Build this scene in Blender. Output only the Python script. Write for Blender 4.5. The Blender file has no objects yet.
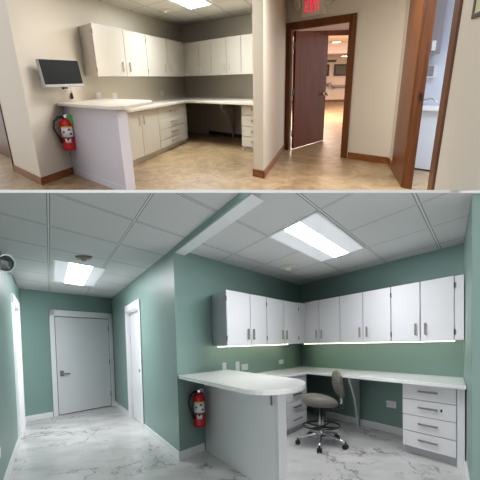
import bpy, bmesh, math
from math import sin, cos, pi, radians
from mathutils import Vector, Matrix, Euler

scene = bpy.context.scene
COL = scene.collection

# ---------------------------------------------------------------- frames
class Frame:
    """A storey: plan coordinates a (along the side wall) and b (along the back wall)."""
    def __init__(s, T, C, u, v):
        s.T = T; s.C = Vector(C); s.u = Vector(u); s.v = Vector(v)
        d = s.u.x * s.v.y - s.u.y * s.v.x
        s.du = Vector((s.v.y / d, -s.v.x / d)); s.dv = Vector((-s.u.y / d, s.u.x / d))
    def P(s, a, b, z=0.0):
        p = s.C + a * s.u + b * s.v
        return Vector((p.x, p.y, z))
# the lower storey (renovated office) stands level; the upper storey (the same
# office before the work) is one rigid room model pitched up above it
AFTER = Frame(Matrix.Identity(4), (-0.740, 6.046), (sin(radians(24.9)), cos(radians(24.9))), (sin(radians(-20.06)), cos(radians(-20.06))))
_R = Matrix(((0.9999390785, 0.0110360716, -0.0002106771), (-0.0099913219, 0.8968354342, -0.4422514867), (-0.0046917768, 0.4422266491, 0.8968910626)))
BEFORE = Frame(Matrix.Translation((0.0003, 0.5528, 0.2289)) @ _R.to_4x4(), (-2.841, 7.772), (sin(radians(9.19)), cos(radians(9.19))), (sin(radians(-32.98)), cos(radians(-32.98))))
SLAB_TOP = 2.487          # top of the lower ceiling; the upper storey stops on it

# ---------------------------------------------------------------- materials
def lin(c):
    return tuple(((x / 255 / 12.92) if x / 255 <= 0.04045 else ((x / 255 + 0.055) / 1.055) ** 2.4) for x in c) + (1.0,)

def new_mat(name):
    m = bpy.data.materials.new(name); m.use_nodes = True
    nt = m.node_tree
    return m, nt, nt.nodes['Principled BSDF']

def plain(name, rgb, rough=0.5, metal=0.0, noise=0.0, scale=30.0, bump=0.0, spec=0.5):
    m, nt, b = new_mat(name)
    b.inputs['Roughness'].default_value = rough
    b.inputs['Metallic'].default_value = metal
    b.inputs['Specular IOR Level'].default_value = spec
    c = lin(rgb)
    tc = nt.nodes.new('ShaderNodeTexCoord'); n = nt.nodes.new('ShaderNodeTexNoise')
    n.inputs['Scale'].default_value = scale; n.inputs['Detail'].default_value = 4
    nt.links.new(tc.outputs['Object'], n.inputs['Vector'])
    mr = nt.nodes.new('ShaderNodeMapRange')
    mr.inputs['To Min'].default_value = 1 - max(noise, 0.01); mr.inputs['To Max'].default_value = 1 + max(noise, 0.01)
    nt.links.new(n.outputs['Fac'], mr.inputs['Value'])
    mul = nt.nodes.new('ShaderNodeVectorMath'); mul.operation = 'SCALE'
    mul.inputs[0].default_value = c[:3]
    nt.links.new(mr.outputs[0], mul.inputs['Scale'])
    nt.links.new(mul.outputs[0], b.inputs['Base Color'])
    if bump:
        bp = nt.nodes.new('ShaderNodeBump'); bp.inputs['Strength'].default_value = bump; bp.inputs['Distance'].default_value = 0.004
        nt.links.new(n.outputs['Fac'], bp.inputs['Height']); nt.links.new(bp.outputs[0], b.inputs['Normal'])
    return m

def emit(name, rgb, strength):
    m, nt, b = new_mat(name)
    b.inputs['Base Color'].default_value = lin(rgb)
    b.inputs['Emission Color'].default_value = lin(rgb)
    b.inputs['Emission Strength'].default_value = strength
    return m

def plan_coord(nt, fr, a0, pa, b0, pb):
    """(a-a0)/pa and (b-b0)/pb of a surface point, as two sockets."""
    tc = nt.nodes.new('ShaderNodeTexCoord')
    outs = []
    for d, o, p in ((fr.du, a0, pa), (fr.dv, b0, pb)):
        dot = nt.nodes.new('ShaderNodeVectorMath'); dot.operation = 'DOT_PRODUCT'
        dot.inputs[1].default_value = (d.x / p, d.y / p, 0)
        nt.links.new(tc.outputs['Object'], dot.inputs[0])
        sub = nt.nodes.new('ShaderNodeMath'); sub.operation = 'SUBTRACT'
        sub.inputs[1].default_value = (d.x * fr.C.x + d.y * fr.C.y + o) / p
        nt.links.new(dot.outputs['Value'], sub.inputs[0]); outs.append(sub.outputs[0])
    return tc, outs

def line_mask(nt, sock, half):
    """1 within half of an integer of sock, else 0."""
    pp = nt.nodes.new('ShaderNodeMath'); pp.operation = 'PINGPONG'; pp.inputs[1].default_value = 0.5
    nt.links.new(sock, pp.inputs[0])
    lt = nt.nodes.new('ShaderNodeMath'); lt.operation = 'LESS_THAN'; lt.inputs[1].default_value = half
    nt.links.new(pp.outputs[0], lt.inputs[0]); return lt.outputs[0]

def mx(nt, op, a, b):
    n = nt.nodes.new('ShaderNodeMath'); n.operation = op
    for i, s in enumerate((a, b)):
        if isinstance(s, (int, float)): n.inputs[i].default_value = s
        else: nt.links.new(s, n.inputs[i])
    return n.outputs[0]

def mixc(nt, fac, c1, c2):
    n = nt.nodes.new('ShaderNodeMix'); n.data_type = 'RGBA'
    nt.links.new(fac, n.inputs[0]) if not isinstance(fac, (int, float)) else setattr(n.inputs[0], 'default_value', fac)
    for i, c in ((6, c1), (7, c2)):
        if isinstance(c, tuple): n.inputs[i].default_value = c
        else: nt.links.new(c, n.inputs[i])
    return n.outputs[2]

def ceiling_mat(name, fr, a0, pa, b0, pb, tile, bar, edge):
    m, nt, bs = new_mat(name)
    tc, (sa, sb) = plan_coord(nt, fr, a0, pa, b0, pb)
    no = nt.nodes.new('ShaderNodeTexNoise'); no.inputs['Scale'].default_value = 60; no.inputs['Detail'].default_value = 6
    nt.links.new(tc.outputs['Object'], no.inputs['Vector'])
    base = mixc(nt, no.outputs['Fac'], lin([x - 10 for x in tile]), lin([min(255, x + 10) for x in tile]))
    dark = mx(nt, 'MAXIMUM', line_mask(nt, sa, 0.020), line_mask(nt, sb, 0.024))
    lite = mx(nt, 'MAXIMUM', line_mask(nt, sa, 0.009), line_mask(nt, sb, 0.010))
    c = mixc(nt, dark, base, lin(edge)); c = mixc(nt, lite, c, lin(bar))
    nt.links.new(c, bs.inputs['Base Color']); bs.inputs['Roughness'].default_value = 0.95
    bs.inputs['Specular IOR Level'].default_value = 0.1
    return m

def marble_mat(name, fr):
    m, nt, bs = new_mat(name)
    tc, (sa, sb) = plan_coord(nt, fr, 1.18, 2.3, -2.35, 2.3)
    def vein(scale, dist, width, seed):
        mp = nt.nodes.new('ShaderNodeMapping'); mp.inputs['Location'].default_value = (seed, seed * 1.7, 0)
        mp.inputs['Rotation'].default_value = (0, 0, 0.5); mp.inputs['Scale'].default_value = (1.0, 0.42, 1)
        nt.links.new(tc.outputs['Object'], mp.inputs[0])
        n = nt.nodes.new('ShaderNodeTexNoise'); n.inputs['Scale'].default_value = scale; n.inputs['Detail'].default_value = 5
        n.inputs['Roughness'].default_value = 0.62; n.inputs['Distortion'].default_value = dist
        nt.links.new(mp.outputs[0], n.inputs['Vector'])
        d = mx(nt, 'ABSOLUTE', mx(nt, 'SUBTRACT', n.outputs['Fac'], 0.5), 0)
        mr = nt.nodes.new('ShaderNodeMapRange'); mr.inputs['From Min'].default_value = 0; mr.inputs['From Max'].default_value = width
        mr.inputs['To Min'].default_value = 1; mr.inputs['To Max'].default_value = 0
        nt.links.new(d, mr.inputs['Value']); return mr.outputs[0]
    def patch(scale, lo, hi, seed):
        mp = nt.nodes.new('ShaderNodeMapping'); mp.inputs['Location'].default_value = (seed, seed, 0)
        nt.links.new(tc.outputs['Object'], mp.inputs[0])
        n = nt.nodes.new('ShaderNodeTexNoise'); n.inputs['Scale'].default_value = scale; n.inputs['Detail'].default_value = 2
        nt.links.new(mp.outputs[0], n.inputs['Vector'])
        mr = nt.nodes.new('ShaderNodeMapRange'); mr.inputs['From Min'].default_value = lo; mr.inputs['From Max'].default_value = hi
        nt.links.new(n.outputs['Fac'], mr.inputs['Value']); return mr.outputs[0]
    cloud = patch(2.2, 0.35, 0.7, 9.0)
    base = mixc(nt, cloud, lin((218, 216, 213)), lin((190, 189, 188)))
    v1 = mx(nt, 'MULTIPLY', vein(0.8, .5, 0.011, 3.0), patch(1.3, 0.44, 0.52, 2.0))
    v2 = mx(nt, 'MULTIPLY', vein(1.9, .35, 0.018, 7.0), patch(1.9, 0.5, 0.6, 5.0))
    c = mixc(nt, mx(nt, 'MULTIPLY', v2, 0.7), base, lin((118, 112, 106)))
    c = mixc(nt, mx(nt, 'MULTIPLY', v1, 0.85), c, lin((88, 82, 76)))
    g = mx(nt, 'MAXIMUM', line_mask(nt, sa, 0.0025), line_mask(nt, sb, 0.0025))
    c = mixc(nt, mx(nt, 'MULTIPLY', g, 0.5), c, lin((170, 170, 170)))
    nt.links.new(c, bs.inputs['Base Color']); bs.inputs['Roughness'].default_value = 0.28
    return m

def tan_floor_mat(name, fr):
    m, nt, bs = new_mat(name)
    tc, (sa, sb) = plan_coord(nt, fr, 0, 1.1, 0, 1.1)
    def nz(scale, det, dist, lo, hi):
        n = nt.nodes.new('ShaderNodeTexNoise'); n.inputs['Scale'].default_value = scale; n.inputs['Detail'].default_value = det
        n.inputs['Distortion'].default_value = dist; n.inputs['Roughness'].default_value = 0.65
        mp = nt.nodes.new('ShaderNodeMapping'); mp.inputs['Scale'].default_value = (1.0, 0.6, 1); mp.inputs['Rotation'].default_value = (0, 0, 0.6)
        nt.links.new(tc.outputs['Object'], mp.inputs[0]); nt.links.new(mp.outputs[0], n.inputs['Vector'])
        mr = nt.nodes.new('ShaderNodeMapRange'); mr.inputs['From Min'].default_value = lo; mr.inputs['From Max'].default_value = hi
        nt.links.new(n.outputs['Fac'], mr.inputs['Value']); return mr.outputs[0]
    c = mixc(nt, nz(2.6, 8, 1.5, 0.3, 0.7), lin((116, 92, 62)), lin((184, 158, 120)))
    c = mixc(nt, mx(nt, 'MULTIPLY', nz(7, 6, 2.5, 0.55, 0.72), 0.6), c, lin((212, 184, 142)))
    c = mixc(nt, mx(nt, 'MULTIPLY', nz(5, 6, 0.5, 0.58, 0.7), 0.5), c, lin((96, 68, 42)))
    g = mx(nt, 'MAXIMUM', line_mask(nt, sa, 0.004), line_mask(nt, sb, 0.004))
    c = mixc(nt, mx(nt, 'MULTIPLY', g, 0.45), c, lin((120, 92, 62)))
    nt.links.new(c, bs.inputs['Base Color']); bs.inputs['Roughness'].default_value = 0.38
    return m

def wood_mat(name, dark, light, rough=0.35, spec=0.35, axis=2, scale=1.0):
    m, nt, bs = new_mat(name)
    tc = nt.nodes.new('ShaderNodeTexCoord'); mp = nt.nodes.new('ShaderNodeMapping')
    s = [14 * scale] * 3; s[axis] = 0.9 * scale
    mp.inputs['Scale'].default_value = s
    nt.links.new(tc.outputs['Object'], mp.inputs[0])
    n = nt.nodes.new('ShaderNodeTexNoise'); n.inputs['Scale'].default_value = 1.6; n.inputs['Detail'].default_value = 7; n.inputs['Distortion'].default_value = 0.6
    nt.links.new(mp.outputs[0], n.inputs['Vector'])
    mr = nt.nodes.new('ShaderNodeMapRange'); mr.inputs['From Min'].default_value = 0.3; mr.inputs['From Max'].default_value = 0.7
    nt.links.new(n.outputs['Fac'], mr.inputs['Value'])
    nt.links.new(mixc(nt, mr.outputs[0], lin(dark), lin(light)), bs.inputs['Base Color'])
    bs.inputs['Roughness'].default_value = rough; bs.inputs['Specular IOR Level'].default_value = spec
    return m

M = {}
M['green'] = plain('sage_green_paint', (132, 160, 152), 0.42, noise=0.02, scale=4, bump=0.06)
M['white_trim'] = plain('white_trim_paint', (243, 244, 245), 0.4)
M['white_door'] = plain('white_door_paint', (232, 233, 235), 0.4)
M['ceil_after'] = ceiling_mat('ceiling_tile_after', AFTER, 1.16, 1.02, -1.68, 1.10, (212, 213, 212), (226, 226, 225), (142, 145, 144))
M['ceil_before'] = ceiling_mat('ceiling_tile_before', BEFORE, 6.05, 1.5, -1.66, 0.93, (214, 210, 200), (226, 222, 212), (136, 132, 122))
M['slab_edge'] = plain('white_slab_edge', (250, 250, 248), 0.6)
M['marble'] = marble_mat('marble_floor_tile', AFTER)
M['tan'] = tan_floor_mat('tan_stone_floor', BEFORE)
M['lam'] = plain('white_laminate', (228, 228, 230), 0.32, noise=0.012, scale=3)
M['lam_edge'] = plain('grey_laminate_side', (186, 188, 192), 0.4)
M['quartz'] = plain('white_quartz', (242, 242, 241), 0.22, noise=0.03, scale=8)
M['panel'] = plain('white_panel_laminate', (236, 236, 238), 0.3, noise=0.012, scale=3)
M['nickel'] = plain('brushed_nickel', (160, 156, 150), 0.4, metal=0.8)
M['chrome'] = plain('chrome', (205, 208, 212), 0.15, metal=1.0)
M['hinge'] = plain('dark_hinge_metal', (88, 88, 92), 0.4, metal=0.7)
M['black'] = plain('black_plastic', (20, 20, 22), 0.35)
M['dark_gap'] = plain('dark_recess', (60, 58, 56), 0.8)
M['red'] = plain('red_enamel', (190, 20, 26), 0.25)
M['label'] = plain('white_label', (225, 225, 228), 0.5)
M['yellow'] = plain('yellow_band', (230, 200, 40), 0.5)
M['greentag'] = plain('green_tag', (60, 165, 80), 0.5)
M['vinyl'] = plain('taupe_vinyl', (108, 103, 95), 0.5, noise=0.03, scale=20)
M['plate'] = plain('white_plastic_plate', (236, 238, 240), 0.4)
M['led'] = emit('warm_led', (250, 245, 212), 4.5)
M['tube'] = emit('lamp_tube_glow', (250, 251, 255), 19.0)
M['lens'] = emit('lamp_lens_glow', (225, 229, 233), .28)
M['tubeb'] = emit('office_lamp_glow', (240, 248, 250), 26.0)
M['lensb'] = emit('office_lens_glow', (170, 222, 232), .75)
M['bronze'] = plain('bronze_metal', (130, 120, 100), 0.4, metal=0.7)
M['cream'] = plain('cream_plastic', (205, 200, 180), 0.5)
M['wallb'] = plain('warm_grey_wall_paint', (212, 203, 188), 0.6, noise=0.015, scale=40, bump=0.05)
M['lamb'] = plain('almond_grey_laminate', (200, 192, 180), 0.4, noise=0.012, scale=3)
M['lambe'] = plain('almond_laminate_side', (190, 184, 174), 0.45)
M['panelb'] = plain('pale_grey_panel', (206, 204, 214), 0.35)
M['topb'] = plain('pale_laminate_worktop', (212, 203, 190), 0.35, noise=0.05, scale=60)
M['oak'] = wood_mat('orange_brown_stained_oak', (78, 40, 14), (118, 68, 30))
M['oakh'] = wood_mat('stained_oak_baseboard', (104, 58, 26), (148, 90, 46), axis=1)
M['mahog'] = wood_mat('dark_red_brown_veneer', (72, 24, 10), (112, 46, 20), rough=0.45, spec=.15)
M['screen'] = plain('black_glossy_screen', (14, 18, 22), 0.3, spec=.15)
M['nickelb'] = plain('light_nickel', (190, 184, 174), 0.35, metal=0.8)
M['silver'] = plain('silver_plastic', (165, 165, 168), 0.35, metal=0.3)
M['exit_red'] = emit('exit_letter_red', (225, 20, 60), 0.9)
M['exit_face'] = plain('exit_sign_face', (222, 220, 205), 0.5)
M['glass'] = plain('lamp_glass', (120, 124, 124), 0.12, metal=.8)
M['wallp'] = plain('pale_blue_white_wall', (218, 224, 236), 0.6)
M['greylam'] = plain('mid_grey_laminate', (150, 146, 156), 0.4)
M['hall'] = plain('hall_cream_wall', (236, 214, 190), 0.7)
M['hallc'] = plain('hall_ceiling_paint', (232, 218, 216), 0.8)
M['bowl'] = emit('warm_bowl_lamp_glow', (255, 205, 150), 1.3)
M['down'] = emit('downlight_glow', (255, 240, 215), 8.0)
M['pic'] = plain('picture_dark_landscape', (90, 80, 62), 0.5, noise=0.6, scale=3)
M['certif'] = plain('aged_certificate_paper', (196, 186, 130), 0.5, noise=0.12, scale=14)

# ---------------------------------------------------------------- objects
def cut_to_slab(bm, fr, near=False):
    if near:      # pieces standing nearer than the section line end on a chamfer of the section
        p0 = Vector((-3.16, 3.66, SLAB_TOP)); p1 = Vector((3.51, 4.244, SLAB_TOP)); sl = Vector((.02, -1, -.285))
        nn = (p1 - p0).cross(sl); nn = nn if nn.z > 0 else -nn
        inv = fr.T.inverted(); bmesh.ops.bisect_plane(bm, geom=bm.verts[:] + bm.edges[:] + bm.faces[:], plane_co=inv @ p0, plane_no=inv.to_3x3() @ nn, clear_inner=True)
        return
    inv = fr.T.inverted(); co = inv @ Vector((0, 0, SLAB_TOP + 0.001)); no = inv.to_3x3() @ Vector((0, 0, 1))
    bmesh.ops.bisect_plane(bm, geom=bm.verts[:] + bm.edges[:] + bm.faces[:], plane_co=co, plane_no=no, clear_inner=True)

class Thing:
    def __init__(s, name, label, cat, fr, base, group=None):
        s.o = bpy.data.objects.new(name, None); COL.objects.link(s.o)
        s.fr = fr; s.base = Vector(base)
        s.o.matrix_world = fr.T @ Matrix.Translation(s.base); s.o.empty_display_size = 0.1
        s.o['label'] = label; s.o['category'] = cat
        if group: s.o['group'] = group

class MB:
    def __init__(s, fr=None): s.bm = bmesh.new(); s.fr = fr
    def _prism(s, lo, hi, bev=0.0):
        bm = s.bm
        vl = [bm.verts.new(p) for p in lo]; vh = [bm.verts.new(p) for p in hi]; n = len(lo); fs = []
        fs.append(bm.faces.new(vl[::-1])); fs.append(bm.faces.new(vh))
        for i in range(n): fs.append(bm.faces.new((vl[i], vl[(i + 1) % n], vh[(i + 1) % n], vh[i])))
        bmesh.ops.recalc_face_normals(bm, faces=fs)
        if bev:
            es = list({e for f in fs for e in f.edges})
            bmesh.ops.bevel(bm, geom=es, offset=bev, segments=2, affect='EDGES', profile=0.6)
        return s
    def box(s, a0, a1, b0, b1, z0, z1, bev=0.003):       # in plan coordinates of the storey
        q = [(a0, b0), (a1, b0), (a1, b1), (a0, b1)]
        return s._prism([s.fr.P(a, b, z0) for a, b in q], [s.fr.P(a, b, z1) for a, b in q], bev)
    def plan(s, pts, z0, z1, bev=0.0):                    # prism over plan-coordinate outline
        return s._prism([s.fr.P(a, b, z0) for a, b in pts], [s.fr.P(a, b, z1) for a, b in pts], bev)
    def xy(s, pts, z0, z1, bev=0.0):
        return s._prism([Vector((x, y, z0)) for x, y in pts], [Vector((x, y, z1)) for x, y in pts], bev)
    def hexa(s, lo, hi, bev=0.0): return s._prism(lo, hi, bev)
    def obb(s, c, X, Y, Z, bev=0.003):                    # centre and three half-axis vectors
        c, X, Y, Z = map(Vector, (c, X, Y, Z))
        q = [(-1, -1), (1, -1), (1, 1), (-1, 1)]
        return s._prism([c + X * i + Y * j - Z for i, j in q], [c + X * i + Y * j + Z for i, j in q], bev)
    def tube(s, pts, r, n=10, caps=True):
        pts = [Vector(p) for p in pts]; rs = r if isinstance(r, (list, tuple)) else [r] * len(pts)
        rings = []; bm = s.bm; prev = None
        for i, p in enumerate(pts):
            t = (pts[min(i + 1, len(pts) - 1)] - pts[max(i - 1, 0)]).normalized()
            ref = prev if prev is not None else (Vector((0, 0, 1)) if abs(t.z) < 0.9 else Vector((1, 0, 0)))
            x = (ref - ref.dot(t) * t).normalized(); prev = x; y = t.cross(x)
            rings.append([bm.verts.new(p + rs[i] * (cos(2 * pi * k / n) * x + sin(2 * pi * k / n) * y)) for k in range(n)])
        fs = []
        for i in range(len(rings) - 1):
            for k in range(n):
                f = bm.faces.new((rings[i][k], rings[i][(k + 1) % n], rings[i + 1][(k + 1) % n], rings[i + 1][k])); f.smooth = True; fs.append(f)
        if caps: fs.append(bm.faces.new(rings[0][::-1])); fs.append(bm.faces.new(rings[-1]))
        bmesh.ops.recalc_face_normals(bm, faces=fs)
        return s
    def lathe(s, prof, c, axis=(0, 0, 1), n=28):          # prof: (radius, along axis)
        ax = Vector(axis).normalized(); c = Vector(c)
        pts = [c + ax * h for r, h in prof]
        ref = Vector((0, 0, 1)) if abs(ax.z) < 0.9 else Vector((1, 0, 0))
        x = (ref - ref.dot(ax) * ax).normalized(); y = ax.cross(x); bm = s.bm; rings = []; fs = []
        for (r, h), p in zip(prof, pts):
            rings.append([bm.verts.new(p + max(r, 1e-4) * (cos(2 * pi * k / n) * x + sin(2 * pi * k / n) * y)) for k in range(n)])
        for i in range(len(rings) - 1):
            for k in range(n):
                f = bm.faces.new((rings[i][k], rings[i][(k + 1) % n], rings[i + 1][(k + 1) % n], rings[i + 1][k])); f.smooth = True; fs.append(f)
        fs.append(bm.faces.new(rings[0][::-1])); fs.append(bm.faces.new(rings[-1]))
        bmesh.ops.recalc_face_normals(bm, faces=fs)
        return s
    def build(s, name, mat, thing, parent=None, label=None, smooth=False, base=None):
        """part of a thing (mesh coordinates relative to the thing's base)"""
        bm = s.bm
        bmesh.ops.translate(bm, verts=bm.verts[:], vec=-thing.base)
        if smooth:
            for f in bm.faces: f.smooth = True
        me = bpy.data.meshes.new(name); bm.to_mesh(me); bm.free(); me.materials.append(M[mat])
        o = bpy.data.objects.new(name, me); COL.objects.link(o); o.parent = parent or thing.o
        if label: o['label'] = label
        return o
    def single(s, name, mat, fr, label=None, cat=None, kind=None, cut=False, base=(0, 0, 0), group=None):
        bm = s.bm
        if cut: cut_to_slab(bm, fr, cut == 'near')
        bmesh.ops.translate(bm, verts=bm.verts[:], vec=-Vector(base))
        me = bpy.data.meshes.new(name); bm.to_mesh(me); bm.free(); me.materials.append(M[mat])
        o = bpy.data.objects.new(name, me); COL.objects.link(o); o.matrix_world = fr.T @ Matrix.Translation(base)
        if label: o['label'] = label
        if cat: o['category'] = cat
        if kind: o['kind'] = kind
        if group: o['group'] = group
        return o
def struct(name, mb, mat, fr, label=None, cut=False):
    return mb.single(name, mat, fr, label, None, 'structure', cut)
def sthing(name, label, fr, base):
    t = Thing(name, label, 'door', fr, base); t.o['kind'] = 'structure'; return t

# ================================================================ LOWER STOREY (after)
A = AFTER
KA = 4.6; ZC = 2.47
def a_(): return MB(A)
RW0 = A.P(KA, -4.27)                                  # back right corner
near_r = Vector((1.835, 4.12, 0))                      # near end of the right wall
CF0 = Vector((-1.9616 - 1.2, 3.7641 - 0.105, 0)); CF1 = Vector((2.2110 + 1.3, 4.1301 + 0.114, 0))   # section line of the ceiling

struct('floor', a_().xy([(-8, -1.5), (5, -1.5), (7, 14), (-8, 14)], -0.12, 0), 'marble', A, 'white marble tile floor with grey veins')
ce = a_(); ce.xy([(CF0.x, CF0.y), (CF1.x, CF1.y), (6, 12.6), (-7, 12.6)], ZC, SLAB_TOP)
struct('ceiling', ce, 'ceil_after', A, 'grey white suspended tile ceiling of the green office')
d = (CF1 - CF0).normalized(); nrm = Vector((d.y, -d.x, 0))
tr = a_(); p0, p1 = CF0, CF1
tr.xy([(p0.x + nrm.x * .012, p0.y + nrm.y * .012), (p1.x + nrm.x * .012, p1.y + nrm.y * .012), (p1.x, p1.y), (p0.x, p0.y)], ZC - .001, SLAB_TOP + .002)
struct('trim_1', tr, 'slab_edge', A, 'thin white edge strip between the two storeys')

# corridor walls
struct('wall_left', a_().box(-2.75, -2.63, -1.2, 4.05, 0, ZC, 0), 'green', A, 'green corridor wall on the left, near part')
struct('wall_left', a_().box(-2.75, -2.63, 5.45, 6.35, 0, ZC, 0), 'green', A, 'green corridor wall on the left, far part')
struct('wall_left', a_().box(-2.75, -2.63, 4.05, 5.45, 2.06, ZC, 0), 'green', A, 'green corridor wall above the left doorway')
struct('wall_far', a_().box(-3.2, -1.82, 6.35, 6.47, 0, ZC, 0), 'green', A, 'green wall at the corridor end, left of the door')
struct('wall_far', a_().box(-1.82, 0.1, 6.35, 6.47, 2.03, ZC, 0), 'green', A, 'green wall above the door at the corridor end')
struct('wall_far', a_().box(-0.10, 0.1, 6.35, 6.47, 0, 2.03, 0), 'green', A, 'green wall sliver right of the corridor end door')
struct('wall_middle', a_().plan([(0, 0), (0.12, 0.12), (0.12, 2.55), (0, 2.55)], 0, ZC), 'green', A, 'green corridor wall between the outer corner and the doorway')
struct('wall_middle', a_().box(0, .12, 4.0, 6.35, 0, ZC, 0), 'green', A, 'green corridor wall beyond the doorway')
struct('wall_middle', a_().box(0, .12, 2.55, 4.0, 2.0, ZC, 0), 'green', A, 'green corridor wall above the doorway')
struct('wall_side', a_().plan([(0, 0), (KA, 0), (KA, .12), (.12, .12)], 0, ZC), 'green', A, 'green office wall behind the bar and left cabinets')
struct('wall_back', a_().plan([(KA, .12), (KA, -4.27), (KA + .12, -4.33), (KA + .12, .12)], 0, ZC), 'green', A, 'green office back wall')
rd = (near_r - Vector((RW0.x, RW0.y, 0))).normalized(); rn = Vector((-rd.y, rd.x, 0))
if rn.x < 0: rn = -rn
wr = a_(); wr.xy([(RW0.x, RW0.y), (near_r.x, near_r.y), (near_r.x + 1.6, near_r.y + .22), (near_r.x + 1.6, near_r.y + .6), (RW0.x + .5, RW0.y)], 0, ZC)
struct('wall_right', wr, 'green', A, 'green wall at the right edge with its blunt near end')

# header between corridor ceiling and office ceiling
def beam(a0, a1, z0, z1, nm, mat, lab):
    def end(z): return -2.25 - (ZC - z) * 3.6
    b1 = .02 if mat == 'green' else -.012
    lo = [A.P(a0, end(z0), z0), A.P(a1, end(z0), z0), A.P(a1, b1, z0), A.P(a0, b1, z0)]
    hi = [A.P(a0, end(z1), z1), A.P(a1, end(z1), z1), A.P(a1, b1, z1), A.P(a0, b1, z1)]
    struct(nm, a_().hexa(lo, hi), mat, A, lab)
beam(-.002, .03, ZC - .055, ZC, 'trim_2', 'green', 'green side of the ceiling header')
beam(.03, .25, ZC - .055, ZC, 'trim_3', 'white_trim', 'white boxed underside of the ceiling header')

# baseboards
def bb(name, a0, a1, b0, b1, lab):
    m = a_(); m.box(a0, a1, b0, b1, 0, .105, .004)
    struct(name, m, 'white_trim', A, lab)
bb('baseboard_middle', -.022, 0, -.022, 2.42, 'white baseboard of the corridor wall up to the doorway')
bb('baseboard_middle', -.022, 0, 4.12, 6.33, 'white baseboard of the corridor wall beyond the doorway')
bb('baseboard_side', -.022, .60, -.022, 0, 'white baseboard under the red extinguisher')
bb('baseboard_far', -2.62, -1.95, 6.325, 6.35, 'white baseboard left of the corridor end door')
bb('baseboard_left', -2.63, -2.605, -1.2, 3.92, 'white baseboard of the left corridor wall, near part')
bb('baseboard_left', -2.63, -2.605, 5.58, 6.32, 'white baseboard of the left corridor wall, far part')
bb('baseboard_back', KA - .025, KA, -3.3, -.95, 'white baseboard under the desk worktop')
s0 = Vector((RW0.x, RW0.y, 0)).lerp(near_r, .0); s1 = near_r
m = a_(); off = -rn * .03
m.xy([(s0.x, s0.y), (s1.x, s1.y), (s1.x + off.x, s1.y + off.y - .03), (s0.x + off.x, s0.y + off.y)], 0, .105)
struct('baseboard_right', m, 'white_trim', A, 'white baseboard of the right wall')
m = a_(); m.xy([(near_r.x - .03, near_r.y - .03), (near_r.x + 1.6, near_r.y + .19), (near_r.x + 1.6, near_r.y + .22), (near_r.x, near_r.y)], 0, .105)
struct('baseboard_right', m, 'white_trim', A, 'white baseboard on the blunt end of the right wall')

# doors of the lower storey
t = sthing('door_1', 'white flush door at the far end of the green corridor', A, A.P(-1, 6.35))
m = a_(); m.box(-1.93, -1.80, 6.31, 6.36, 0, 2.12, .006); m.box(-.135, -.015, 6.31, 6.36, 0, 2.12, .006); m.box(-1.93, -.015, 6.31, 6.36, 2.0, 2.12, .006)
m.build('casing', 'white_trim', t)
m = a_(); m.box(-1.815, -1.80, 6.36, 6.47, 0, 2.0, 0); m.box(-.135, -.12, 6.36, 6.47, 0, 2.0, 0); m.box(-1.80, -.135, 6.36, 6.47, 1.998, 2.02, 0); m.build('jamb', 'white_trim', t)
a_().box(-1.80, -.135, 6.425, 6.44, .0, 2.0, 0).build('gap_shade_sheet', 'dark_gap', t)  # dark sheet behind the slab, standing in for the shadow gap around it
a_().box(-1.785, -.15, 6.385, 6.42, .015, 1.985, .003).build('door_slab', 'white_door', t)
m = a_(); p = A.P(-1.66, 6.37, .84); m.lathe([(.045, 0), (.045, .02), (.02, .025), (.02, .06)], p, (-A.v.x, -A.v.y, 0), 16)
h0 = A.P(-1.68, 6.31, .84); h1 = A.P(-1.44, 6.31, .83); m.tube([h0, h1], .016, 8)
m.build('handle', 'nickel', t, label='brushed lever handle')
a_().box(-1.71, -1.6, 6.37, 6.386, .79, .9, .002).build('lock_plate', 'nickel', t)
for z in (.29, 1.02, 1.77): a_().box(-.175, -.136, 6.362, 6.386, z - .06, z + .06, .002).build('hinge', 'nickel', t)

t = sthing('door_2', 'white door recessed in the right corridor wall', A, A.P(0, 3.2))
m = a_(); m.box(-.03, .006, 2.42, 2.56, 0, 2.10, .005); m.box(-.03, .006, 3.99, 4.12, 0, 2.10, .005); m.box(-.03, .006, 2.42, 4.12, 1.99, 2.11, .005)
m.build('casing', 'white_trim', t)
m = a_(); m.box(0, .12, 3.97, 4.0, 0, 1.99, 0); m.box(0, .12, 2.55, 2.57, 0, 1.99, 0); m.box(0, .12, 2.56, 3.99, 1.97, 1.995, 0); m.build('jamb', 'white_trim', t)
a_().box(.09, .13, 2.57, 3.97, .01, 1.97, .003).build('door_slab', 'white_door', t)
m = a_(); p = A.P(.09, 2.75, .95); m.lathe([(.03, 0), (.03, .015), (.014, .02), (.014, .04), (.028, .05), (.028, .075), (.01, .08)], p, (-A.u.x, -A.u.y, 0), 14)
m.build('knob', 'nickel', t)

t = sthing('door_3', 'white doorway in the left corridor wall', A, A.P(-2.63, 4.8))
m = a_(); m.box(-2.64, -2.59, 3.92, 4.06, 0, 2.13, .005); m.box(-2.64, -2.59, 5.44, 5.58, 0, 2.13, .005); m.box(-2.64, -2.59, 3.92, 5.58, 2.01, 2.14, .005)
m.build('casing', 'white_trim', t)
m = a_(); m.box(-2.75, -2.63, 5.42, 5.45, 0, 2.03, 0); m.box(-2.75, -2.63, 4.05, 4.08, 0, 2.03, 0); m.box(-2.75, -2.63, 4.05, 5.45, 2.01, 2.04, 0); m.build('jamb', 'white_trim', t)
a_().box(-2.77, -2.73, 4.08, 5.42, .01, 2.01, .003).build('door_slab', 'white_door', t)

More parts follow.
